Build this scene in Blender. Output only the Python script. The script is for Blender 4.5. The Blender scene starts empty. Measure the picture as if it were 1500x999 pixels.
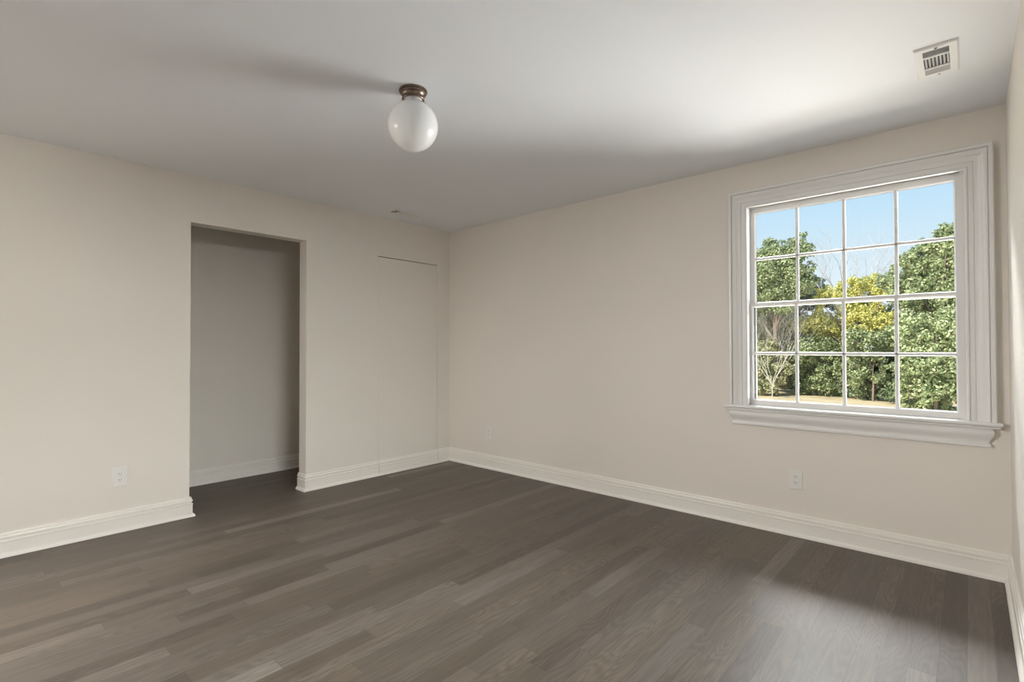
import bpy, bmesh, math, random
import numpy as np
from mathutils import Vector, Matrix

C = bpy.context.scene.collection
SC = bpy.context.scene

# ------------------------------------------------------------------ camera
cam_data = bpy.data.cameras.new('camera')
cam = bpy.data.objects.new('camera', cam_data)
C.objects.link(cam)
YAW, PITCH, ROLL = 0.73109, 0.0137, -0.00207
fw = Vector((-math.sin(YAW)*math.cos(PITCH), math.cos(YAW)*math.cos(PITCH), math.sin(PITCH)))
r0 = Vector((math.cos(YAW), math.sin(YAW), 0)); u0 = r0.cross(fw)
rt = r0*math.cos(ROLL)+u0*math.sin(ROLL); up = -r0*math.sin(ROLL)+u0*math.cos(ROLL)
m = Matrix.Identity(4)
for i in range(3):
    m[i][0], m[i][1], m[i][2] = rt[i], up[i], -fw[i]
m.translation = (4.14836, -3.62228, 1.19382)
cam.matrix_world = m
cam_data.sensor_width = 36.0; cam_data.sensor_fit = 'HORIZONTAL'
cam_data.lens = 746.54*36/1500
cam_data.clip_start = 0.02; cam_data.clip_end = 500
SC.camera = cam

# ------------------------------------------------------------------ exposure, sky, sun, daylight
SC.view_settings.view_transform = 'Standard'
SC.view_settings.look = 'None'
SC.view_settings.gamma = 1.0
SC.view_settings.use_curve_mapping = False
SC.view_settings.exposure = 0.0
SC.cycles.max_bounces = 14
SC.cycles.diffuse_bounces = 8
SC.cycles.transparent_max_bounces = 16
SC.cycles.sample_clamp_indirect = 6.0

w = bpy.data.worlds.new('sky'); SC.world = w; w.use_nodes = True
nt = w.node_tree; nt.nodes.clear()
wo = nt.nodes.new('ShaderNodeOutputWorld'); bg = nt.nodes.new('ShaderNodeBackground')
tc = nt.nodes.new('ShaderNodeTexCoord'); sp = nt.nodes.new('ShaderNodeSeparateXYZ'); rp = nt.nodes.new('ShaderNodeValToRGB')
nt.links.new(tc.outputs['Generated'], sp.inputs[0]); nt.links.new(sp.outputs['Z'], rp.inputs[0])
nt.links.new(rp.outputs[0], bg.inputs[0]); nt.links.new(bg.outputs[0], wo.inputs[0])
cr = rp.color_ramp
cr.elements[0].position = 0.08; cr.elements[0].color = (0.86, 0.94, 0.99, 1)
cr.elements[1].position = 0.62; cr.elements[1].color = (0.27, 0.56, 0.95, 1)
e = cr.elements.new(0.28); e.color = (0.47, 0.75, 0.99, 1)
bg.inputs[1].default_value = 1.03

def sun_lamp(name, rot, energy, angle, color):
    d = bpy.data.lights.new(name, 'SUN'); d.energy = energy; d.angle = angle; d.color = color
    o = bpy.data.objects.new(name, d); C.objects.link(o); o.rotation_euler = rot; return o
def aim(o, target):
    o.rotation_euler = (Vector(target)-o.location).to_track_quat('-Z', 'Y').to_euler()
def area_lamp(name, loc, target, sx, sy, energy, color):
    d = bpy.data.lights.new(name, 'AREA'); d.shape = 'RECTANGLE'; d.size = sx; d.size_y = sy
    d.energy = energy; d.color = color
    o = bpy.data.objects.new(name, d); C.objects.link(o); o.location = loc; aim(o, target); return o

s = sun_lamp('sun', (0, 0, 0), 7.2, 0.01, (1.0, 0.95, 0.87))
s.rotation_euler = Vector((0.34, 0.72, -0.60)).to_track_quat('-Z', 'Y').to_euler()
# area lamps standing in for light off the sunlit ground and from the sky
area_lamp('ground_daylight', (6.6, 5.6, -1.5), (6.6, 5.6, 5), 7.6, 7.0, 1650, (1.0, 0.99, 1.0))
area_lamp('lawn_daylight', (9.5, 11.5, -1.5), (9.5, 11.5, 5), 20.0, 11.0, 8000, (1.0, 0.99, 1.0))
area_lamp('ceiling_fill', (10.5, 14.0, -1.2), (3.6, 0, 1.5), 12.0, 1.5, 3600, (1.0, 0.99, 1.0))  # added fill strip reaching deeper across the ceiling; the lawn has no slope
area_lamp('sky_daylight', (0.5, 3.5, 7.0), (4.0, -0.3, 1.0), 5, 4, 9000, (0.98, 0.985, 1.0))
area_lamp('floor_fill', (7.0, 5.5, 6.6), (3.2, -1.0, 0.8), 8, 6, 3600, (0.98, 0.985, 1.0))  # added fill lamp that brightens the floor on the window side
# added fill lamp shining in through the added side window near the camera
area_lamp('side_fill', (9.8, -3.5, 3.3), (4.3, -2.75, 1.46), 6.0, 3.8, 1900, (1.0, 0.99, 0.97))
# added fill lamp shining through an added wide doorway behind the camera
area_lamp('rear_fill', (0.1, -5.4, 2.06), (3.6, 0, 0.9), 1.6, 0.58, 170, (1.0, 0.98, 0.95))

# ------------------------------------------------------------------ materials
def mat(name, col, rough=0.5, metal=0.0, spec=0.5, noise=0.0, nscale=8.0, bump=0.0, bscale=200.0, coat=0.0):
    mt = bpy.data.materials.new(name); mt.use_nodes = True
    n = mt.node_tree.nodes; l = mt.node_tree.links; b = n['Principled BSDF']
    b.inputs['Base Color'].default_value = (*col, 1); b.inputs['Roughness'].default_value = rough
    b.inputs['Metallic'].default_value = metal; b.inputs['Specular IOR Level'].default_value = spec
    b.inputs['Coat Weight'].default_value = coat
    t = n.new('ShaderNodeTexCoord')
    nz = n.new('ShaderNodeTexNoise'); nz.inputs['Scale'].default_value = nscale; nz.inputs['Detail'].default_value = 3
    l.new(t.outputs['Object'], nz.inputs['Vector'])
    mx = n.new('ShaderNodeMix'); mx.data_type = 'RGBA'
    mx.inputs['A'].default_value = (*[c*(1-noise) for c in col], 1); mx.inputs['B'].default_value = (*[min(1, c*(1+noise)) for c in col], 1)
    l.new(nz.outputs['Fac'], mx.inputs['Factor']); l.new(mx.outputs['Result'], b.inputs['Base Color'])
    if bump:
        n2 = n.new('ShaderNodeTexNoise'); n2.inputs['Scale'].default_value = bscale
        l.new(t.outputs['Object'], n2.inputs['Vector'])
        bp = n.new('ShaderNodeBump'); bp.inputs['Strength'].default_value = bump; bp.inputs['Distance'].default_value = 0.002
        l.new(n2.outputs['Fac'], bp.inputs['Height']); l.new(bp.outputs[0], b.inputs['Normal'])
    return mt

WALL = mat('wall_paint', (0.755, 0.714, 0.657), 0.55, spec=0.3, noise=0.012, nscale=1.5, bump=0.05, bscale=350)
CEIL = mat('ceiling_paint', (0.825, 0.846, 0.885), 0.7, spec=0.2, noise=0.01, nscale=1.5, bump=0.04, bscale=350)
TRIM = mat('trim_paint', (0.83, 0.80, 0.75), 0.32, spec=0.5, noise=0.01, nscale=3)
WINW = mat('window_paint', (0.765, 0.76, 0.75), 0.32, spec=0.5, noise=0.01, nscale=3)
PLASTIC = mat('white_plastic', (0.77, 0.755, 0.73), 0.3, noise=0.01)
SLOT = mat('dark_slot', (0.03, 0.03, 0.03), 0.6, noise=0.1)
VENTW = mat('vent_enamel', (0.83, 0.83, 0.825), 0.7, spec=0.15, noise=0.01)
DUCT_SHADE = mat('duct_shade', (0.035, 0.033, 0.03), 0.8, noise=0.2)  # near-black colour stands in for the shade inside the duct
BRONZE = mat('antique_bronze', (0.20, 0.15, 0.12), 0.34, metal=1.0, noise=0.2, nscale=30)
SCREWM = mat('steel_screw', (0.22, 0.215, 0.21), 0.5, noise=0.1)
OPAL = mat('opal_glass', (0.86, 0.865, 0.86), 0.26, spec=0.5, noise=0.005)
GASKET = mat('dark_screen_frame', (0.035, 0.034, 0.033), 0.5, noise=0.1)
BARK = mat('bark', (0.22, 0.17, 0.13), 0.9, noise=0.4, nscale=6)
PALEBARK = mat('pale_bark', (0.50, 0.46, 0.42), 0.9, noise=0.3, nscale=6)
GREYBARK = mat('grey_bark', (0.40, 0.38, 0.38), 0.9, noise=0.3, nscale=6)
BRICKX = mat('exterior_siding', (0.7, 0.68, 0.64), 0.8, noise=0.1)

def glass_mat():
    mt = bpy.data.materials.new('clear_glass'); mt.use_nodes = True
    n = mt.node_tree.nodes; l = mt.node_tree.links; n.clear()
    o = n.new('ShaderNodeOutputMaterial'); tr = n.new('ShaderNodeBsdfTransparent'); gl = n.new('ShaderNodeBsdfGlossy')
    tr.inputs[0].default_value = (0.97, 0.985, 0.98, 1); gl.inputs['Roughness'].default_value = 0.0
    fr = n.new('ShaderNodeFresnel'); fr.inputs[0].default_value = 1.3
    mx = n.new('ShaderNodeMixShader'); l.new(fr.outputs[0], mx.inputs[0]); l.new(tr.outputs[0], mx.inputs[1]); l.new(gl.outputs[0], mx.inputs[2])
    l.new(mx.outputs[0], o.inputs[0]); return mt
GLASS = glass_mat()

def leaf_mat(name, c0, c1, c2):
    mt = bpy.data.materials.new(name); mt.use_nodes = True
    n = mt.node_tree.nodes; l = mt.node_tree.links; b = n['Principled BSDF']
    g = n.new('ShaderNodeNewGeometry'); r = n.new('ShaderNodeValToRGB')
    r.color_ramp.elements[0].color = (*c0, 1); r.color_ramp.elements[1].color = (*c2, 1)
    ee = r.color_ramp.elements.new(0.5); ee.color = (*c1, 1)
    l.new(g.outputs['Random Per Island'], r.inputs[0]); l.new(r.outputs[0], b.inputs['Base Color'])
    b.inputs['Roughness'].default_value = 0.45; b.inputs['Specular IOR Level'].default_value = 0.35
    tl = n.new('ShaderNodeBsdfTranslucent'); l.new(r.outputs[0], tl.inputs[0])
    mx = n.new('ShaderNodeMixShader'); mx.inputs[0].default_value = 0.25
    l.new(b.outputs[0], mx.inputs[1]); l.new(tl.outputs[0], mx.inputs[2]); l.new(mx.outputs[0], n['Material Output'].inputs[0])
    return mt
LF_GREEN = leaf_mat('leaf_green', (0.12, 0.16, 0.07), (0.27, 0.32, 0.15), (0.52, 0.55, 0.31))
LF_DARK = leaf_mat('leaf_dark', (0.09, 0.13, 0.07), (0.16, 0.21, 0.11), (0.30, 0.35, 0.19))
LF_BLUE = leaf_mat('leaf_deep', (0.08, 0.12, 0.10), (0.14, 0.19, 0.15), (0.24, 0.30, 0.21))
LF_LIGHT = leaf_mat('leaf_light', (0.14, 0.19, 0.08), (0.32, 0.38, 0.18), (0.62, 0.64, 0.37))
LF_YELLOW = leaf_mat('leaf_yellow', (0.34, 0.36, 0.09), (0.62, 0.59, 0.18), (0.88, 0.80, 0.30))
LF_OLIVE = leaf_mat('leaf_olive', (0.22, 0.23, 0.12), (0.40, 0.41, 0.22), (0.62, 0.58, 0.38))

def floor_mat():
    mt = bpy.data.materials.new('dark_stained_oak'); mt.use_nodes = True
    n = mt.node_tree.nodes; l = mt.node_tree.links; b = n['Principled BSDF']
    def M(op, a, bb=None, c=None):
        q = n.new('ShaderNodeMath'); q.operation = op
        for i, v in enumerate((a, bb, c)):
            if v is None: continue
            if isinstance(v, (int, float)): q.inputs[i].default_value = v
            else: l.new(v, q.inputs[i])
        return q.outputs[0]
    t = n.new('ShaderNodeTexCoord'); s = n.new('ShaderNodeSeparateXYZ'); l.new(t.outputs['Object'], s.inputs[0])
    X, Y = s.outputs['X'], s.outputs['Y']
    PW, PL = 0.0826, 1.05
    xs = M('DIVIDE', X, PW); row = M('FLOOR', xs); fx = M('SUBTRACT', xs, row)
    wn = n.new('ShaderNodeTexWhiteNoise'); wn.noise_dimensions = '1D'; l.new(row, wn.inputs['W'])
    off = M('MULTIPLY', wn.outputs['Value'], 7.31)
    sc = M('MULTIPLY_ADD', wn.outputs['Value'], 0.7, 0.65)
    ys = M('ADD', M('DIVIDE', M('DIVIDE', Y, PL), sc), off); cell = M('FLOOR', ys); fy = M('SUBTRACT', ys, cell)
    cv = n.new('ShaderNodeCombineXYZ'); l.new(row, cv.inputs[0]); l.new(cell, cv.inputs[1])
    w2 = n.new('ShaderNodeTexWhiteNoise'); w2.noise_dimensions = '2D'; l.new(cv.outputs[0], w2.inputs['Vector'])
    tone = w2.outputs['Value']
    # grain, shifted per board so that it never runs across a joint
    gv = n.new('ShaderNodeCombineXYZ')
    l.new(M('MULTIPLY', X, 1.0), gv.inputs[0]); l.new(M('MULTIPLY', Y, 0.055), gv.inputs[1]); l.new(M('MULTIPLY', tone, 37.0), gv.inputs[2])
    g1 = n.new('ShaderNodeTexNoise'); g1.inputs['Scale'].default_value = 90; g1.inputs['Detail'].default_value = 5; g1.inputs['Roughness'].default_value = 0.6
    l.new(gv.outputs[0], g1.inputs['Vector'])
    cvv = n.new('ShaderNodeCombineXYZ')
    l.new(X, cvv.inputs[0]); l.new(M('MULTIPLY', Y, 0.16), cvv.inputs[1]); l.new(M('MULTIPLY', tone, 21.0), cvv.inputs[2])
    g2 = n.new('ShaderNodeTexNoise'); g2.inputs['Scale'].default_value = 9.0; g2.inputs['Detail'].default_value = 1.5
    l.new(cvv.outputs[0], g2.inputs['Vector'])
    rings = M('SINE', M('MULTIPLY', g2.outputs['Fac'], 120.0))
    rings = M('MULTIPLY_ADD', rings, 0.5, 0.5)
    ringmask = M('GREATER_THAN', w2.outputs['Color'], 0.55)
    r = n.new('ShaderNodeValToRGB'); l.new(tone, r.inputs[0])
    pal = [(0.0, (0.078, 0.061, 0.047)), (0.25, (0.097, 0.077, 0.058)), (0.5, (0.108, 0.089, 0.072)), (0.75, (0.120, 0.095, 0.070)), (0.96, (0.134, 0.113, 0.094)), (1.0, (0.185, 0.162, 0.140))]
    r.color_ramp.elements[0].position = 0; r.color_ramp.elements[0].color = (*pal[0][1], 1)
    r.color_ramp.elements[1].position = 1; r.color_ramp.elements[1].color = (*pal[-1][1], 1)
    for p, c in pal[1:-1]:
        e2 = r.color_ramp.elements.new(p); e2.color = (*c, 1)
    gr = n.new('ShaderNodeMapRange'); gr.inputs['From Min'].default_value = 0.3; gr.inputs['From Max'].default_value = 0.7
    gr.inputs['To Min'].default_value = 0.78; gr.inputs['To Max'].default_value = 1.22; l.new(g1.outputs['Fac'], gr.inputs['Value'])
    ringf = M('MULTIPLY_ADD', M('MULTIPLY', M('SUBTRACT', rings, 0.5), ringmask), 0.22, 1.0)
    ex = M('MINIMUM', M('MULTIPLY', M('MINIMUM', fx, M('SUBTRACT', 1.0, fx)), PW), M('MULTIPLY', M('MINIMUM', fy, M('SUBTRACT', 1.0, fy)), PL))
    joint = M('MULTIPLY_ADD', M('LESS_THAN', ex, 0.0007), -0.45, 1.0)
    fac = M('MULTIPLY', M('MULTIPLY', gr.outputs[0], ringf), joint)
    mx = n.new('ShaderNodeVectorMath'); mx.operation = 'SCALE'; l.new(r.outputs[0], mx.inputs[0]); l.new(fac, mx.inputs['Scale'])
    l.new(mx.outputs[0], b.inputs['Base Color'])
    rr = M('MULTIPLY_ADD', g1.outputs['Fac'], 0.12, M('MULTIPLY_ADD', tone, 0.06, FLOOR_ROUGH))
    l.new(rr, b.inputs['Roughness']); b.inputs['Specular IOR Level'].default_value = 0.65
    bp = n.new('ShaderNodeBump'); bp.inputs['Strength'].default_value = 0.12; bp.inputs['Distance'].default_value = 0.001
    l.new(M('ADD', M('MULTIPLY', g1.outputs['Fac'], 0.5), joint), bp.inputs['Height']); l.new(bp.outputs[0], b.inputs['Normal'])
    return mt
FLOOR_ROUGH = 0.46
OAK = floor_mat()

def lawn_mat():
    mt = bpy.data.materials.new('dry_lawn'); mt.use_nodes = True
    n = mt.node_tree.nodes; l = mt.node_tree.links; b = n['Principled BSDF']
    t = n.new('ShaderNodeTexCoord'); a = n.new('ShaderNodeTexNoise'); a.inputs['Scale'].default_value = 0.9; a.inputs['Detail'].default_value = 8
    l.new(t.outputs['Object'], a.inputs['Vector'])
    r = n.new('ShaderNodeValToRGB'); l.new(a.outputs['Fac'], r.inputs[0])
    r.color_ramp.elements[0].position = 0.3; r.color_ramp.elements[0].color = (0.54, 0.42, 0.25, 1)
    r.color_ramp.elements[1].position = 0.7; r.color_ramp.elements[1].color = (0.69, 0.56, 0.37, 1)
    l.new(r.outputs[0], b.inputs['Base Color']); b.inputs['Roughness'].default_value = 0.95
    b.inputs['Specular IOR Level'].default_value = 0.1
    return mt
LAWN = lawn_mat()

# ------------------------------------------------------------------ helpers
def link(name, me, m, parent=None):
    o = bpy.data.objects.new(name, me); C.objects.link(o)
    if m is not None: me.materials.append(m)
    if parent is not None: o.parent = parent
    return o
def obj(name, bm, m, parent=None, smooth=False):
    me = bpy.data.meshes.new(name)
    bmesh.ops.recalc_face_normals(bm, faces=bm.faces[:])
    bm.to_mesh(me); bm.free()
    if smooth:
        me.polygons.foreach_set('use_smooth', [True]*len(me.polygons))
        me.set_sharp_from_angle(angle=math.radians(35))
    return link(name, me, m, parent)
def tag(o, label=None, cat=None, group=None, kind=None):
    for k, v in (('label', label), ('category', cat), ('group', group), ('kind', kind)):
        if v: o[k] = v
    return o
def empty(name, loc, rot=(0, 0, 0)):
    o = bpy.data.objects.new(name, None); C.objects.link(o); o.location = loc; o.rotation_euler = rot
    o.empty_display_size = 0.1; return o
def box(bm, x0, x1, y0, y1, z0, z1):
    v = [bm.verts.new(p) for p in ((x0,y0,z0),(x1,y0,z0),(x1,y1,z0),(x0,y1,z0),(x0,y0,z1),(x1,y0,z1),(x1,y1,z1),(x0,y1,z1))]
    for f in ((3,2,1,0),(4,5,6,7),(0,1,5,4),(1,2,6,5),(2,3,7,6),(3,0,4,7)):
        bm.faces.new([v[i] for i in f])
def bevel(bm, w, seg=2):
    bmesh.ops.bevel(bm, geom=bm.edges[:], offset=w, segments=seg, profile=0.5, affect='EDGES')
def rings_to_bm(bm, rings, close_ring=False, cap=True):
    rows = [[bm.verts.new(p) for p in ring] for ring in rings]
    for a, b in zip(rows, rows[1:]):
        k = len(a)
        for i in range(k if close_ring else k-1):
            j = (i+1) % k
            bm.faces.new((a[i], a[j], b[j], b[i]))
    if cap and close_ring:
        bm.faces.new(rows[0][::-1]); bm.faces.new(rows[-1])
def sweep(bm, prof, path, side=1):
    """profile (d, z) carried along an xy path; d points to the left of travel times side; mitred bends"""
    P = [Vector((*p, 0)) for p in path]; rings = []
    for i, p in enumerate(P):
        def nrm(a, b):
            t = (b-a).normalized(); return Vector((-t.y, t.x, 0))*side
        if i == 0: mv = nrm(P[0], P[1])
        elif i == len(P)-1: mv = nrm(P[-2], P[-1])
        else:
            n1, n2 = nrm(P[i-1], p), nrm(p, P[i+1]); mv = (n1+n2); mv = mv/ (1+n1.dot(n2))
        rings.append([(p.x+mv.x*d, p.y+mv.y*d, z) for d, z in prof])
    rings_to_bm(bm, rings, close_ring=True)
def lathe(bm, prof, c=(0, 0, 0), seg=40):
    rows = []
    for k in range(seg):
        a = 2*math.pi*k/seg
        rows.append([bm.verts.new((c[0]+r*math.cos(a), c[1]+r*math.sin(a), c[2]+z)) if r > 1e-6 or k == 0 else rows[0][i] for i, (r, z) in enumerate(prof)])
    for k in range(seg):
        a, b = rows[k], rows[(k+1) % seg]
        for i in range(len(prof)-1):
            vs = []
            for v in (a[i], b[i], b[i+1], a[i+1]):
                if v not in vs: vs.append(v)
            if len(vs) > 2: bm.faces.new(vs)
def tube(bm, p0, p1, ra, rb, seg=6):
    p0, p1 = Vector(p0), Vector(p1); t = (p1-p0).normalized()
    a = t.orthogonal().normalized(); b = t.cross(a)
    rings_to_bm(bm, [[p+ (a*math.cos(2*math.pi*i/seg)+b*math.sin(2*math.pi*i/seg))*r for i in range(seg)] for p, r in ((p0, ra), (p1, rb))], close_ring=True)

# ------------------------------------------------------------------ the room
W, D, H = 4.30, 4.25, 2.44                 # width, length, height
WX0, WX1, WZ0, WZ1 = 3.02, 4.137, 0.775, 2.165   # window opening in the wall
AY0, AY1, AZ = -2.445, -1.587, 2.103       # closet opening
JY0, JY1, JZ = -0.888, -0.172, 2.066       # flush door opening
TB = 0.16

bm = bmesh.new(); box(bm, -1.2, W+0.2, -D-1.7, 0.0, -0.12, 0.0)
tag(obj('floor', bm, OAK), kind='structure')
bm = bmesh.new(); box(bm, -1.2, W+0.2, -D-1.7, TB, H, H+0.2)
tag(obj('ceiling', bm, CEIL), kind='structure')

bm = bmesh.new()
box(bm, -1.2, WX0, 0, TB, -0.12, H); box(bm, WX1, W+0.2, 0, TB, -0.12, H)
box(bm, WX0, WX1, 0, TB, -0.12, WZ0); box(bm, WX0, WX1, 0, TB, WZ1, H)
tag(obj('wall_back', bm, WALL), kind='structure')
bm = bmesh.new(); box(bm, -1.2, W+0.2, TB+0.005, TB+0.03, -1.7, -0.12)
tag(obj('wall_foundation', bm, BRICKX), kind='structure')

bm = bmesh.new(); LT = -0.122
box(bm, LT, 0, -D, AY0, 0, H); box(bm, LT, 0, AY0, AY1, AZ, H)
box(bm, LT, 0, AY1, JY0, 0, H); box(bm, LT, 0, JY0, JY1, JZ, H); box(bm, LT, 0, JY1, 0, 0, H)
tag(obj('wall_left', bm, WALL), kind='structure')
SY0, SY1, OZ0, OZ1 = -3.305, -2.195, 0.80, 2.12   # opening of the unseen side window, added for fill
bm = bmesh.new()
box(bm, W, W+0.2, -D-0.2, SY0, 0, H); box(bm, W, W+0.2, SY1, 0, 0, H); box(bm, W, W+0.2, SY0, SY1, 0, OZ0); box(bm, W, W+0.2, SY0, SY1, OZ1, H)
tag(obj('wall_right', bm, WALL), kind='structure')
HX0, HX1 = 0.25, 1.65                                             # unseen doorway, added to let fill light in
bm = bmesh.new()
box(bm, -1.2, HX0, -D-0.12, -D, 0, H); box(bm, HX1, W, -D-0.12, -D, 0, H); box(bm, HX0, HX1, -D-0.12, -D, 2.05, H)
tag(obj('wall_rear', bm, WALL), kind='structure')
bm = bmesh.new()
box(bm, -1.2, W+0.2, -D-1.6, -D-1.5, 0, H); box(bm, -1.3, -1.2, -D-1.6, -D, 0, H); box(bm, W+0.2, W+0.3, -D-1.6, -D, 0, H)
tag(obj('wall_added_hall', bm, WALL), kind='structure')  # unseen closed hall, added to hold the rear fill lamp without sun
bm = bmesh.new()
for (a, c, z0, z1) in ((HX0-.09, HX0, 0, 2.14), (HX1, HX1+.09, 0, 2.14), (HX0, HX1, 2.05, 2.14)): box(bm, a, c, -D, -D+.02, z0, z1)
tag(obj('trim_2', bm, TRIM), kind='structure')
def plain_window(name, loc, rz):
    t = tag(empty(name, loc, (0, 0, rz)), kind='structure')      # room side is local -y
    bm = bmesh.new()
    for (a, b, c, d) in ((-.66, -.545, -.66, .77), (.545, .66, -.66, .77), (-.545, .545, .65, .77), (-.70, .70, -.70, -.655)):
        box(bm, a, b, -.03 if c > -.69 else -.06, 0.0, c, d)
    obj('casing', bm, WINW, t)
    bm = bmesh.new()
    for (a, b, c, d) in ((-.555, -.51, -.66, .66), (.51, .555, -.66, .66), (-.51, .51, .61, .66), (-.51, .51, -.66, -.60), (-.51, .51, -.02, .02)):
        box(bm, a, b, .05, .09, c, d)
    for x in (-.255, 0, .255): box(bm, x-.009, x+.009, .06, .08, -.60, .61)
    for z in (-.31, .315): box(bm, -.51, .51, .06, .08, z-.009, z+.009)
    s = obj('sash', bm, WINW, t)
    bm = bmesh.new(); box(bm, -.515, .515, .068, .072, -.61, .62); obj('glass_pane', bm, GLASS, s)
plain_window('window_fill', (W, (SY0+SY1)/2, 1.46), -math.pi/2)  # unseen window, added so side fill can enter the room
CX = -0.897                                  # closet back wall
bm = bmesh.new()
box(bm, CX-0.1, CX, -3.3, 0, 0, H); box(bm, CX, LT, -3.3, -3.2, 0, H); box(bm, CX, LT, -1.02, -0.94, 0, H)
tag(obj('wall_closet', bm, WALL), kind='structure')

# baseboards
BASE = [(0, 0), (.031, 0), (.031, .009), (.028, .016), (.023, .021), (.017, .0235), (.017, .0845), (.0195, .087), (.0195, .091), (.017, .0935),
        (.0115, .095), (.0115, .103), (.016, .105), (.0175, .110), (.0175, .116), (.015, .121), (.011, .1225), (.011, .125), (.0125, .127), (.0125, .132), (.010, .136), (.006, .1375), (0, .1375)]
def baseboard(name, path, prof=BASE, side=1, parent=None):
    bm = bmesh.new(); sweep(bm, prof, path, side); o = obj(name, bm, TRIM, parent, smooth=True)
    if parent is None: tag(o, kind='structure')
    return o
baseboard('baseboard_left', [(LT, AY0), (0, AY0), (0, -D)], side=1)
baseboard('baseboard_left', [(0, JY0), (0, AY1), (LT, AY1)], side=1)
baseboard('baseboard_left', [(0, 0), (0, JY1)], side=1)
baseboard('baseboard_back', [(0, 0), (W, 0)], side=-1)
baseboard('baseboard_right', [(W, 0), (W, -D)], side=-1)
baseboard('baseboard_rear', [(0, -D), (HX0-.09, -D)], side=1)
baseboard('baseboard_rear', [(HX1+.09, -D), (W, -D)], side=1)
baseboard('baseboard_closet', [(CX, -1.02), (CX, -3.2)], side=1)

# flush hidden door in the left wall
d1 = tag(empty('door_1', (0, (JY0+JY1)/2, 0)), kind='structure')
g = 0.0028
bm = bmesh.new(); box(bm, -0.036, 0.0002, JY0+0.0006-d1.location.y, JY1-0.0042-d1.location.y, 0.012, JZ-0.0075); bevel(bm, 0.0005, 1)
obj('door_panel', bm, WALL, d1)
UP = [(0, .0265)] + [(.017, .0265)] + BASE[6:]
bm = bmesh.new(); sweep(bm, UP, [(0, JY1-0.004-d1.location.y), (0, JY0+0.003-d1.location.y)], 1)
obj('base_molding', bm, TRIM, d1, smooth=True)
bm = bmesh.new(); sweep(bm, BASE[:6]+[(0, .0235)], [(0, JY1), (0, JY0)], 1)
tag(obj('trim_1', bm, TRIM, smooth=True), kind='structure')

# ------------------------------------------------------------------ the window
WCX = 3.578
win = tag(empty('window_1', (WCX, 0, 0.806)), kind='structure')
def wobj(name, bm, m, parent=win, smooth=False):
    for v in bm.verts: v.co -= Vector((WCX, 0, 0.806))
    return obj(name, bm, m, parent, smooth)
# casing: profile (distance out from the opening, depth towards the room), mitred round three sides
CAS = [(0, 0.010), (0, -.011), (.002, -.015), (.007, -.017), (.012, -.015), (.014, -.011), (.0145, -.0075), (.036, -.0075), (.0365, -.005), (.0385, -.005), (.039, -.010), (.048, -.0105), (.058, -.013), (.068, -.018), (.077, -.0235), (.085, -.027), (.091, -.028),
       (.0915, -.0225), (.0955, -.0225), (.096, -.034), (.099, -.0375), (.112, -.0375), (.116, -.034), (.118, -.026), (.118, 0.0), (.118, 0.010)]
CI0, CI1, CIZ, SZ = 3.040, 4.136, 2.136, 0.806
bm = bmesh.new()
rings = []
for (x, z, sx, sz) in ((CI0, SZ, -1, 0), (CI0, CIZ, -1, 1), (CI1, CIZ, 1, 1), (CI1, SZ, 1, 0)):
    rings.append([(x+sx*d, min(y, 0.0), z+sz*d) for d, y in CAS])
rings_to_bm(bm, rings, close_ring=True)
wobj('casing', bm, WINW, smooth=True)
# jamb lining with stops
bm = bmesh.new()
box(bm, 3.006, 3.030, 0.0, TB+0.02, SZ-0.02, 2.18); box(bm, 4.130, 4.150, 0.0, TB+0.02, SZ-0.02, 2.18); box(bm, 3.030, 4.130, 0.0, TB+0.02, 2.152, 2.18)
box(bm, 3.030, 3.040, 0.003, 0.040, SZ, 2.152); box(bm, 4.120, 4.130, 0.003, 0.040, SZ, 2.152); box(bm, 3.040, 4.120, 0.010, 0.040, 2.145, 2.152)
wobj('jamb', bm, WINW)
# stool (sill board) with rounded nose and returned ends
def returned(bm, prof, xl, xr, y0=0.0):
    rows = [[(xl-d, y0, z), (xl-d, -d, z), (xr+d, -d, z), (xr+d, y0, z)] for d, z in prof]
    rings_to_bm(bm, rows, close_ring=True)
nose = [(0.0, SZ)] + [(.043+.010*math.sin(t), .796+.010*math.cos(t)) for t in [i*math.pi/8 for i in range(9)]] + [(.038, .7855), (.038, .783), (.0435, .7815), (.0445, .777), (.042, .774), (.0, .774)]
bm = bmesh.new(); returned(bm, nose, 2.946, 4.220)
box(bm, 3.030, 4.130, -0.001, 0.13, .780, SZ-0.0005)
wobj('sill', bm, WINW, smooth=True)
apr = [(0, .774), (.028, .774), (.028, .763), (.031, .762), (.0335, .757), (.034, .748), (.032, .738), (.027, .727), (.020, .716), (.0155, .706), (.014, .697), (.0145, .693), (.0195, .6915), (.0205, .687), (.0205, .680), (.019, .676), (.013, .674), (0, .674)]
bm = bmesh.new(); returned(bm, apr, 2.956, 4.206)
wobj('apron', bm, WINW, smooth=True)

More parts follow.
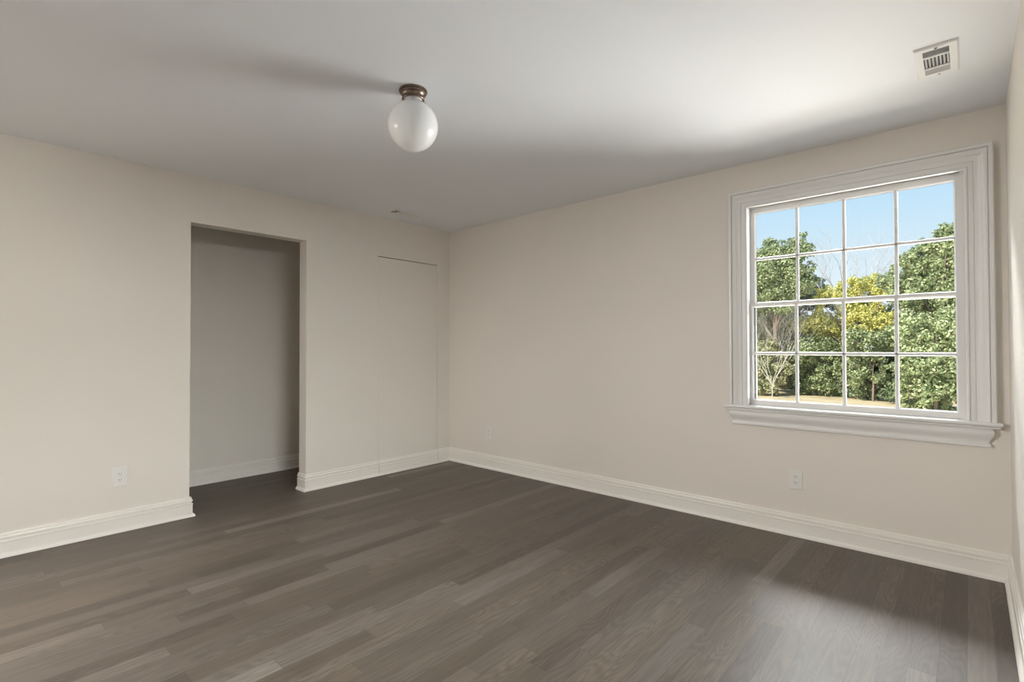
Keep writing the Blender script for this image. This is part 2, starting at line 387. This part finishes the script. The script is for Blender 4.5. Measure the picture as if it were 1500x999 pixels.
def sash(name, x0, x1, z0, z1, gx0, gx1, gz0, gz1, y0, y1, mx, mz):
    o = None
    bm = bmesh.new()
    gy = (y0+y1)/2
    # stiles and rails, with a bevelled sticking towards the glass
    ch = 0.007
    for sgn in (0, 1):
        yf = y0 if sgn == 0 else y1; yb = gy-0.002 if sgn == 0 else gy+0.002
        O = [(x0, z0), (x1, z0), (x1, z1), (x0, z1)]
        I = [(gx0-ch, gz0-ch), (gx1+ch, gz0-ch), (gx1+ch, gz1+ch), (gx0-ch, gz1+ch)]
        J = [(gx0, gz0), (gx1, gz0), (gx1, gz1), (gx0, gz1)]
        rr = [[(x, gy, z) for x, z in O], [(x, yf, z) for x, z in O], [(x, yf, z) for x, z in I], [(x, yf+(0.002 if sgn == 0 else -0.002), z) for x, z in I], [(x, yb, z) for x, z in J]]
        rings_to_bm(bm, [[*q, q[0]] for q in rr])
    bmesh.ops.remove_doubles(bm, verts=bm.verts[:], dist=1e-6)
    o = wobj(name, bm, WINW)
    bm = bmesh.new()
    def bar(a0, a1, c, horiz):
        sec = [(-.0105, 0.002), (-.008, -.004), (-.0045, -.0075), (.0045, -.0075), (.008, -.004), (.0105, 0.002), (.008, .008), (.0045, .0115), (-.0045, .0115), (-.008, .008)]
        rings = []
        for a in (a0, a1):
            rings.append([(a, gy-0.002+s[1]*1.5, c+s[0]) if horiz else (c+s[0], gy-0.002+s[1]*1.5, a) for s in sec])
        rings_to_bm(bm, rings, close_ring=True)
    for c in mx: bar(gz0-0.003, gz1+0.003, c, False)
    for c in mz: bar(gx0-0.003, gx1+0.003, c, True)
    wobj('muntin', bm, WINW, o)
    bm = bmesh.new(); box(bm, gx0-0.004, gx1+0.004, gy-0.0015, gy+0.0015, gz0-0.004, gz1+0.004)
    wobj('glass_pane', bm, GLASS, o)
    return o
MX = [3.319, 3.578, 3.837]
sash('sash', 3.0305, 4.1295, SZ, 1.494, 3.061, 4.095, .846, 1.470, .040, .078, MX, [1.154])
sash('sash', 3.0305, 4.1295, 1.470, 2.1515, 3.068, 4.092, 1.502, 2.106, .080, .118, MX, [1.797])
# half insect-screen frame outside the lower sash
bm = bmesh.new()
box(bm, 3.031, 3.052, .122, .150, SZ, 1.49); box(bm, 4.108, 4.129, .122, .150, SZ, 1.49); box(bm, 3.052, 4.108, .122, .150, SZ, .835)
wobj('screen_frame', bm, GASKET)

# ------------------------------------------------------------------ ceiling light
cl = tag(empty('ceiling_light', (2.157, -2.115, H)), 'white opal glass globe light on a bronze canopy on the ceiling', 'ceiling light')
bm = bmesh.new()
lathe(bm, [(0, 0), (.067, 0), (.068, -.003), (.067, -.007), (.064, -.009), (.060, -.010), (.0595, -.012), (.062, -.014), (.0615, -.018), (.057, -.022), (.0535, -.027), (.0520, -.033), (.0525, -.041), (.0545, -.044), (.053, -.047), (.046, -.047), (.046, -.034), (0, -.034)])
obj('canopy', bm, BRONZE, cl, smooth=True)
GR, GZ = 0.119, -0.171
bm = bmesh.new(); a0 = math.asin(0.041/GR)
lathe(bm, [(.038, -.036), (.043, -.036), (.0435, -.044), (.041, -.050)] + [(GR*math.sin(a0+(math.pi-a0)*i/26), GZ+GR*math.cos(a0+(math.pi-a0)*i/26)) for i in range(1, 27)], seg=64)
obj('globe', bm, OPAL, cl, smooth=True)
for k in range(3):
    a = math.radians(-38+120*k); bm = bmesh.new()
    ca, sa = math.cos(a), math.sin(a)
    tube(bm, (.046*ca, .046*sa, -.041), (.062*ca, .062*sa, -.041), .0022, .0022, 8)
    tube(bm, (.062*ca, .062*sa, -.041), (.067*ca, .067*sa, -.041), .0045, .0045, 10)
    obj('thumb_screw', bm, BRONZE, cl)

# ------------------------------------------------------------------ ceiling vents
def make_vent():
    v = empty('ceiling_vent', (4.057, -0.757, H))
    hx, hy, t = .0735, .1525, .008
    ox, oy = .043, .119
    bm = bmesh.new()
    O = [(-hx, -hy), (hx, -hy), (hx, hy), (-hx, hy)]
    def rect(ax, ay, z): return [(-ax, -ay, z), (ax, -ay, z), (ax, ay, z), (-ax, ay, z), (-ax, -ay, z)]
    rings_to_bm(bm, [rect(hx, hy, 0), rect(hx, hy, -.002), rect(hx-.006, hy-.006, -t), rect(ox+.004, oy+.004, -t), rect(ox, oy, -t+.0005), rect(ox, oy, -.001)])
    for yc in (-.0565, .0565): box(bm, -ox, ox, yc-.005, yc+.005, -t, -.002)
    bmesh.ops.remove_doubles(bm, verts=bm.verts[:], dist=1e-6)
    obj('faceplate', bm, VENTW, v)
    bm = bmesh.new(); box(bm, -ox-.002, ox+.002, -oy-.002, oy+.002, -.0015, -.0003)
    obj('duct_backing', bm, DUCT_SHADE, v)  # flat sheet over the uncut ceiling, coloured as duct shade
    for sg in (-1, 1):
        bm = bmesh.new()
        for k in range(7):
            y = sg*(.0665+.0082*k); s2 = .0084 if sg < 0 else -.0034; y -= s2/2
            q = [(-ox, y-.0006, -.0078), (-ox, y+.0006, -.0078), (-ox, y+s2+.0006, -.0015), (-ox, y+s2-.0006, -.0015)]
            rings_to_bm(bm, [q, [(ox, b, c) for _, b, c in q]], close_ring=True)
        obj('louver_bank', bm, VENTW, v)
    for k in range(7):
        x = -.0365+.0122*k; bm = bmesh.new()
        pts = [(x-.0020+.0046*(i/5)**1.7, -.0085+.007*(i/5)) for i in range(6)]
        sec = [(px, pz) for px, pz in pts]+[(px+.0011, pz) for px, pz in reversed(pts)]
        rings_to_bm(bm, [[(px, -.0515, pz) for px, pz in sec], [(px, .0515, pz) for px, pz in sec]], close_ring=True)
        obj('blade', bm, VENTW, v)
    bm = bmesh.new(); box(bm, -.003, .003, -.138, -.122, -.014, -.0075); bevel(bm, .0015, 2)
    obj('damper_lever', bm, SCREWM, v)
    for sg in (-1, 1):
        bm = bmesh.new(); lathe(bm, [(0, -.0105), (.003, -.0105), (.0042, -.009), (.0042, -.007), (0, -.007)], (0.004, sg*.136+(.004 if sg < 0 else 0), 0), 12)
        obj('screw', bm, SCREWM, v)
    return v
v1 = make_vent()
tag(v1, 'white louvered ceiling register above the window', 'vent', 'ceiling registers')
def copy_tree(o, parent=None):
    c = o.copy(); C.objects.link(c); c.parent = parent
    for ch in list(o.children): copy_tree(ch, c)
    return c
v2 = copy_tree(v1); v2.location = (0.285, -0.80, H); v2.rotation_euler = (0, 0, 0)
tag(v2, 'white ceiling register above the flush hidden door near the room corner', 'vent', 'ceiling registers')

# ------------------------------------------------------------------ wall outlets
def make_outlet():
    o = empty('wall_outlet', (0, 0, 0))      # plate faces local -y
    bm = bmesh.new(); box(bm, -.040, .040, -.0055, .0, -.0625, .0625)
    for v in bm.verts:
        if v.co.y < -.003: v.co.x *= .93; v.co.z *= .955
    bevel(bm, .0012, 2)
    obj('cover_plate', bm, PLASTIC, o)
    for zc in (.0195, -.0195):
        bm = bmesh.new()
        pts = []
        for i in range(28):
            a = 2*math.pi*i/28
            pts.append((.0172*math.cos(a), max(-.0140, min(.0140, .0172*math.sin(a)))))
        rings_to_bm(bm, [[(x, -.004, zc+z) for x, z in pts], [(x, -.0072, zc+z) for x, z in pts], [(x*.95, -.0078, zc+z*.95) for x, z in pts]], close_ring=True)
        r = obj('receptacle', bm, PLASTIC, o)
        for (sx, hh) in ((-.0063, .0046), (.0063, .0038)):
            bm = bmesh.new(); box(bm, sx-.0012, sx+.0012, -.0081, -.0070, zc+.0035-hh, zc+.0035+hh); obj('slot', bm, SLOT, r)
        bm = bmesh.new(); q = [(.0024*math.cos(2*math.pi*i/12), .0024*math.sin(2*math.pi*i/12)-.0078) for i in range(12)]
        rings_to_bm(bm, [[(x, -.0070, zc+z) for x, z in q], [(x, -.0081, zc+z) for x, z in q]], close_ring=True)
        obj('slot', bm, SLOT, r)
    bm = bmesh.new(); q = [(.0030*math.cos(2*math.pi*i/12), .0030*math.sin(2*math.pi*i/12)) for i in range(12)]
    rings_to_bm(bm, [[(x, -.0050, z) for x, z in q], [(x, -.0066, z) for x, z in q]], close_ring=True)
    obj('screw', bm, PLASTIC, o)
    return o
o1 = make_outlet(); o1.location = (3.320, 0, .355)
tag(o1, 'white duplex outlet low on the wall under the window', 'outlet', 'wall outlets')
o2 = copy_tree(o1); o2.location = (0.592, 0, .359)
tag(o2, 'small white wall outlet beside the far room corner', 'outlet', 'wall outlets')
o3 = copy_tree(o1); o3.location = (0, -2.845, .355); o3.rotation_euler = (0, 0, math.pi/2)
tag(o3, 'white duplex outlet on the wall with the closet opening', 'outlet', 'wall outlets')

# ------------------------------------------------------------------ outdoors
GZ0 = -1.6
bm = bmesh.new()
nx, ny = 40, 30
gv = [[bm.verts.new((-60+120*i/nx, TB+0.03+80*j/ny, GZ0+0.05*math.sin(i*1.3+j*.7))) for i in range(nx+1)] for j in range(ny+1)]
for j in range(ny):
    for i in range(nx): bm.faces.new((gv[j][i], gv[j][i+1], gv[j+1][i+1], gv[j+1][i]))
tag(obj('lawn', bm, LAWN, smooth=True), kind='structure')

def foliage(name, blobs, leaf, dens, material, parent, rng, org):
    cs, nsz = [], []
    for (x, y, z, r) in blobs:
        k = max(9, int(34*min(r, 1.6)))
        d = rng.normal(size=(k, 3)); d /= np.linalg.norm(d, axis=1)[:, None]
        rad = r*(0.45+0.5*rng.random((k, 1)))
        cc = np.array([x, y, z])+d*rad*np.array([1, .9, .92])
        cr_ = r*(0.22+0.18*rng.random(k))
        for c, q in zip(cc, cr_):
            n = max(10, int(dens*q*q/(leaf*leaf)))
            e = rng.normal(size=(n, 3)); e /= np.linalg.norm(e, axis=1)[:, None]
            pos = c+e*q*(0.55+0.5*rng.random((n, 1)))*np.array([1, 1, .8])
            cs.append(pos); nsz.append(e*0.8+np.array([0, 0, .35])+rng.normal(size=(n, 3))*.45)
    Pp = np.concatenate(cs); N = np.concatenate(nsz)
    keep = Pp[:, 2] > GZ0+0.03
    Pp, N = Pp[keep], N[keep]
    N /= np.linalg.norm(N, axis=1)[:, None]
    T = np.cross(N, rng.normal(size=N.shape)); T /= np.linalg.norm(T, axis=1)[:, None]; B = np.cross(N, T)
    n = len(Pp); s = leaf*(0.7+0.6*rng.random((n, 1)))
    V = np.empty((n, 4, 3))
    V[:, 0] = Pp-T*s*.55; V[:, 1] = Pp+B*s*.33+N*s*.07; V[:, 2] = Pp+T*s*.55; V[:, 3] = Pp-B*s*.33+N*s*.07
    V = V.reshape(-1, 3)-np.array(org)
    me = bpy.data.meshes.new(name)
    me.vertices.add(4*n); me.vertices.foreach_set('co', V.ravel())
    me.loops.add(4*n); me.loops.foreach_set('vertex_index', np.arange(4*n, dtype=np.int32))
    me.polygons.add(n); me.polygons.foreach_set('loop_start', np.arange(0, 4*n, 4, dtype=np.int32)); me.polygons.foreach_set('loop_total', np.full(n, 4, dtype=np.int32))
    me.update(calc_edges=True); me.validate()
    return link(name, me, material, parent)

def limb(bm, p, d, L, r, depth, rng, spread=0.55, upb=0.25, seg=5):
    p = Vector(p); d = Vector(d).normalized(); n = 4
    for i in range(n):
        d2 = (d+Vector(rng.normal(size=3)*0.13)+Vector((0, 0, upb*.2))).normalized()
        q = p+d2*(L/n); r2 = r*0.86
        tube(bm, p, q, r, r2, seg); p, d, r = q, d2, r2
        if depth > 0 and i >= 1:
            for _ in range(2 if i == n-1 else 1):
                e = (d+Vector(rng.normal(size=3))*spread+Vector((0, 0, upb))).normalized()
                limb(bm, p, e, L*(0.55+.2*rng.random()), r*0.62, depth-1, rng, spread, upb, seg)

TREES = {
    'tall': ((-4.24, 28.5), [(-4.18, 27.8, 6.01, 1.4), (-3.15, 28.36, 6.5, 1.0), (-5.39, 28.92, 5.59, 1.56), (-3.24, 27.94, 4.97, 1.14), (-2.41, 28.5, 5.67, 0.38), (-2.81, 29.06, 4.88, 0.78), (-3.91, 28.08, 4.18, 1.24), (-5.94, 28.64, 4.04, 1.65), (-3.02, 29.2, 7.35, 0.47), (-4.36, 28.22, 6.95, 0.63)]),
    'blue': ((-3.64, 34), [(-3.63, 33.3, 5.09, 0.96), (-3.01, 33.86, 5.26, 0.53), (-4.48, 34.42, 4.34, 1.37), (-2.71, 33.44, 4.16, 0.86), (-5.43, 34.0, 2.99, 1.61)]),
    'yellow': ((-0.48, 30), [(-1.65, 29.3, 4.12, 0.57), (-0.64, 29.86, 4.54, 0.72), (0.23, 30.42, 4.67, 0.75), (0.99, 29.44, 4.08, 0.57), (-0.98, 30.0, 3.82, 0.76), (-0.11, 30.56, 3.61, 0.83), (-2.17, 29.58, 3.79, 0.54), (-2.29, 30.14, 2.41, 1.03), (-3.1, 30.7, 2.45, 0.81), (-0.2, 29.72, 2.56, 0.97), (-1.3, 30.28, 2.5, 0.85), (0.84, 29.3, 2.58, 0.64)]),
    'big': ((3.10, 26.5), [(3.49, 25.8, 5.89, 0.72), (3.85, 26.36, 6.23, 0.61), (2.59, 26.92, 5.55, 0.7), (2.04, 25.94, 4.98, 0.69), (3.28, 26.5, 4.79, 0.99), (1.27, 27.06, 4.47, 0.6), (2.07, 26.08, 3.83, 1.01), (3.07, 26.64, 3.33, 1.06), (4.0, 27.2, 4.23, 1.17), (3.73, 26.22, 2.95, 0.9), (3.3, 26.4, 5.35, 0.8), (3.95, 26.6, 5.45, 0.95), (3.0, 26.4, 5.75, 0.6), (3.35, 26.4, 6.2, 0.55), (3.6, 26.2, 6.5, 0.45), (3.95, 26.3, 6.3, 0.6), (4.3, 26.5, 6.0, 0.7)]),
    'rbush': ((3.06, 24.5), [(2.33, 23.8, 2.02, 0.75), (3.14, 24.36, 2.24, 0.81), (3.73, 24.92, 1.44, 0.87), (2.54, 23.94, 0.8, 0.87), (3.33, 24.5, 0.14, 0.98), (2.25, 25.06, -0.36, 0.73), (2.9, 24.08, -0.69, 0.57), (3.82, 24.64, -0.62, 0.68)]),
    'mid': ((0.46, 28), [(-0.01, 27.3, 1.49, 0.9), (0.95, 27.86, 1.49, 0.75), (-0.41, 28.42, 0.25, 0.86), (1.14, 27.44, 0.14, 0.5), (-0.0, 28.0, -0.47, 0.85), (0.97, 28.56, -0.6, 0.63), (0.58, 27.58, 0.8, 0.48)]),
    'green': ((-2.12, 30), [(-2.48, 29.3, 1.07, 1.08), (-1.71, 29.86, 0.95, 0.93), (-3.0, 30.42, -0.14, 0.97), (-1.52, 29.44, -0.3, 0.91), (-2.29, 30.0, -0.66, 0.71), (-1.2, 30.56, 0.76, 0.78)]),
    'olive': ((-4.78, 31), [(-5.11, 30.3, 2.33, 1.01), (-4.25, 30.86, 2.66, 0.92), (-5.59, 31.42, 0.71, 1.13), (-4.32, 30.44, 0.4, 1.04), (-5.33, 31.0, -0.66, 0.77), (-4.37, 31.56, -0.82, 0.64), (-3.63, 30.58, 1.56, 0.82)]),
    'back1': ((-5.54, 36), [(-7.12, 35.3, 1.63, 1.96), (-5.48, 35.86, 1.62, 1.82), (-3.9, 36.42, 2.08, 1.6), (-6.27, 35.44, -0.55, 1.45), (-4.25, 36.0, -0.27, 1.41)]),
    'back2': ((-0.64, 35), [(-1.77, 34.3, 2.0, 1.47), (-0.41, 34.86, 2.83, 1.27), (0.73, 35.42, 2.39, 1.51), (-2.18, 34.44, -0.17, 1.31), (-0.63, 35.0, -0.15, 1.28), (0.69, 35.56, -0.34, 1.43)]),
    'back3': ((3.02, 33), [(2.23, 32.3, 4.52, 1.5), (3.34, 32.86, 2.62, 1.48), (1.84, 33.42, 1.53, 1.56), (3.6, 32.44, 0.04, 1.46), (4.45, 33.0, 3.67, 1.45)]),
    'low_a': ((-4.6, 28.3), [(-5.6, 28.6, -.85, .75), (-4.9, 28.2, -.9, .75), (-4.0, 28.0, -.95, .7), (-4.6, 28.1, .2, .8), (-3.7, 28.1, .1, .65), (-5.3, 28.2, 1.1, .75), (-4.3, 28.0, 1.3, .55)]),
    'low_b': ((-2.0, 29.8), [(-3.0, 29.7, -1.05, .65), (-2.2, 29.6, -1.0, .7), (-1.3, 29.8, -1.05, .65)]),
    'low_c': ((0.2, 28.6), [(-0.7, 29.3, -1.0, .7), (0.1, 28.7, -1.1, .6), (0.9, 28.6, -1.05, .65), (1.5, 27.6, -1.1, .6)]),
    'low_d': ((3.2, 24.9), [(2.2, 25.3, -1.1, .6), (2.9, 24.9, -1.15, .55), (3.6, 24.8, -1.1, .6), (4.3, 24.9, -1.1, .65)]),
}

def leafy(name, key, label, cat, group, material, leaf=0.125, dens=16, seed=1, bark=None):
    (bx, by), blobs = TREES[key]
    rng = np.random.default_rng(seed); org = (bx, by, GZ0)
    root = tag(empty(name, org), label, cat, group)
    foliage('foliage', blobs, leaf, dens, material, root, rng, org)
    top = max(b[2] for b in blobs); bm = bmesh.new()
    hgt = (top-GZ0)
    tube(bm, (0, 0, -.1), (0.05, 0.03, hgt*.35), .02*hgt, .014*hgt, 8)
    tube(bm, (0.05, 0.03, hgt*.35), (0, 0, hgt*.62), .014*hgt, .008*hgt, 8)
    obj('trunk', bm, bark or BARK, root)
    bm = bmesh.new(); tube(bm, (0.02, 0.02, min(.25, hgt*.2)), (0.02, 0.02, hgt*.56), .009*hgt, .008*hgt, 6)
    for (x, y, z, r) in blobs:
        a = Vector((0.02, 0.02, min(hgt*.55, max(.3, (z-GZ0)*.55)))); b = Vector((x-bx, y-by, z-GZ0))
        mid = (a+b)/2+Vector((0, 0, .12*r)); tube(bm, a, mid, .008*hgt, .005*hgt, 5); tube(bm, mid, b, .005*hgt, .002*hgt, 5)
    obj('branches', bm, bark or BARK, root)
    return root
def bare(name, loc, label, cat, group, hgt, material, seed, n=5, depth=3, r=.05):
    rng = np.random.default_rng(seed); root = tag(empty(name, loc), label, cat, group)
    th = hgt*.42 if n < 6 else hgt*.12
    bm = bmesh.new(); tube(bm, (0, 0, -.1), (0, 0, th), r, r*.8, 7); obj('trunk', bm, material, root)
    for k in range(n):
        a = 2*math.pi*k/n+rng.random(); bm = bmesh.new()
        limb(bm, (0, 0, th*.97), (math.cos(a)*.5, math.sin(a)*.5, 1), hgt*.36, r*.55, depth, rng, .5, .2, 4)
        obj('branch', bm, material, root)
    return root
GT = 'trees beyond the lawn'
leafy('leafy_tree', 'tall', 'tall rounded green tree behind the pale bare shrub', 'tree', GT, LF_GREEN, seed=1)
leafy('leafy_tree', 'blue', 'deep bluish green tree peeking out behind the tall rounded tree', 'tree', GT, LF_BLUE, seed=2)
leafy('leafy_tree', 'yellow', 'yellow leaved tree at the middle of the tree line', 'tree', GT, LF_YELLOW, seed=3)
leafy('leafy_tree', 'big', 'large green tree standing behind the big light green shrub', 'tree', GT, LF_GREEN, seed=4)
leafy('leafy_shrub', 'rbush', 'big light green shrub at the lawn edge below the large green tree', 'shrub', GT, LF_LIGHT, seed=5)
leafy('leafy_tree', 'mid', 'small green tree with exposed brown trunk below the yellow tree', 'tree', GT, LF_GREEN, dens=12, seed=6)
leafy('leafy_shrub', 'green', 'rounded green shrub at the lawn edge under the yellow tree', 'shrub', GT, LF_GREEN, seed=7)
leafy('leafy_shrub', 'olive', 'olive green shrub at the lawn edge behind the pale bare shrub', 'shrub', GT, LF_OLIVE, seed=8)
leafy('leafy_tree', 'back1', 'dark green tree behind the olive shrub', 'tree', GT, LF_DARK, leaf=.2, seed=9)
leafy('leafy_tree', 'back2', 'dark green tree behind the small tree with exposed trunk', 'tree', GT, LF_DARK, leaf=.2, seed=10)
leafy('leafy_tree', 'back3', 'dark green tree behind the large green tree', 'tree', GT, LF_DARK, leaf=.2, seed=11)
low = [('low_a', 'olive bushy shrub around the foot of the tall rounded tree', LF_OLIVE), ('low_b', 'low leafy shrub at the lawn edge beneath the rounded green shrub', LF_GREEN),
       ('low_c', 'low dark shrub at the foot of the small tree with exposed trunk', LF_DARK), ('low_d', 'low leafy shrub at the foot of the big light green shrub', LF_LIGHT)]
for k, (key, lab, mm) in enumerate(low):
    leafy('leafy_shrub', key, lab, 'shrub', 'low shrubs along the lawn edge', mm, seed=40+k)
bare('bare_shrub', (-3.85, 26.5, GZ0), 'pale bare twiggy shrub in front of the tall rounded tree', 'shrub', GT, 6.4, PALEBARK, 21, n=8, depth=4, r=.03)
bare('bare_tree', (-1.05, 33.0, GZ0), 'thin bare tree behind the yellow tree, on the side of the tall rounded tree', 'tree', GT, 8.8, GREYBARK, 22, n=4, depth=3, r=.14)
bare('bare_tree', (0.25, 33.8, GZ0), 'thin bare tree behind the yellow tree, on the side of the large green tree', 'tree', GT, 8.4, GREYBARK, 23, n=4, depth=3, r=.12)
# more of the tree line on either side of the view
big = [o for o in C.objects if o.get('label') == 'large green tree standing behind the big light green shrub'][0]
for dx, dy, rz in ((5.4, 1.8, 1.1), (10.2, 0.4, 2.6), (-13.5, 4.0, 4.0)):
    c = copy_tree(big); c.location = big.location+Vector((dx, dy, 0)); c.rotation_euler = (0, 0, rz)
    c['label'] = 'green tree farther along the tree line, past the edge of the window'; c['group'] = 'outer trees of the tree line'
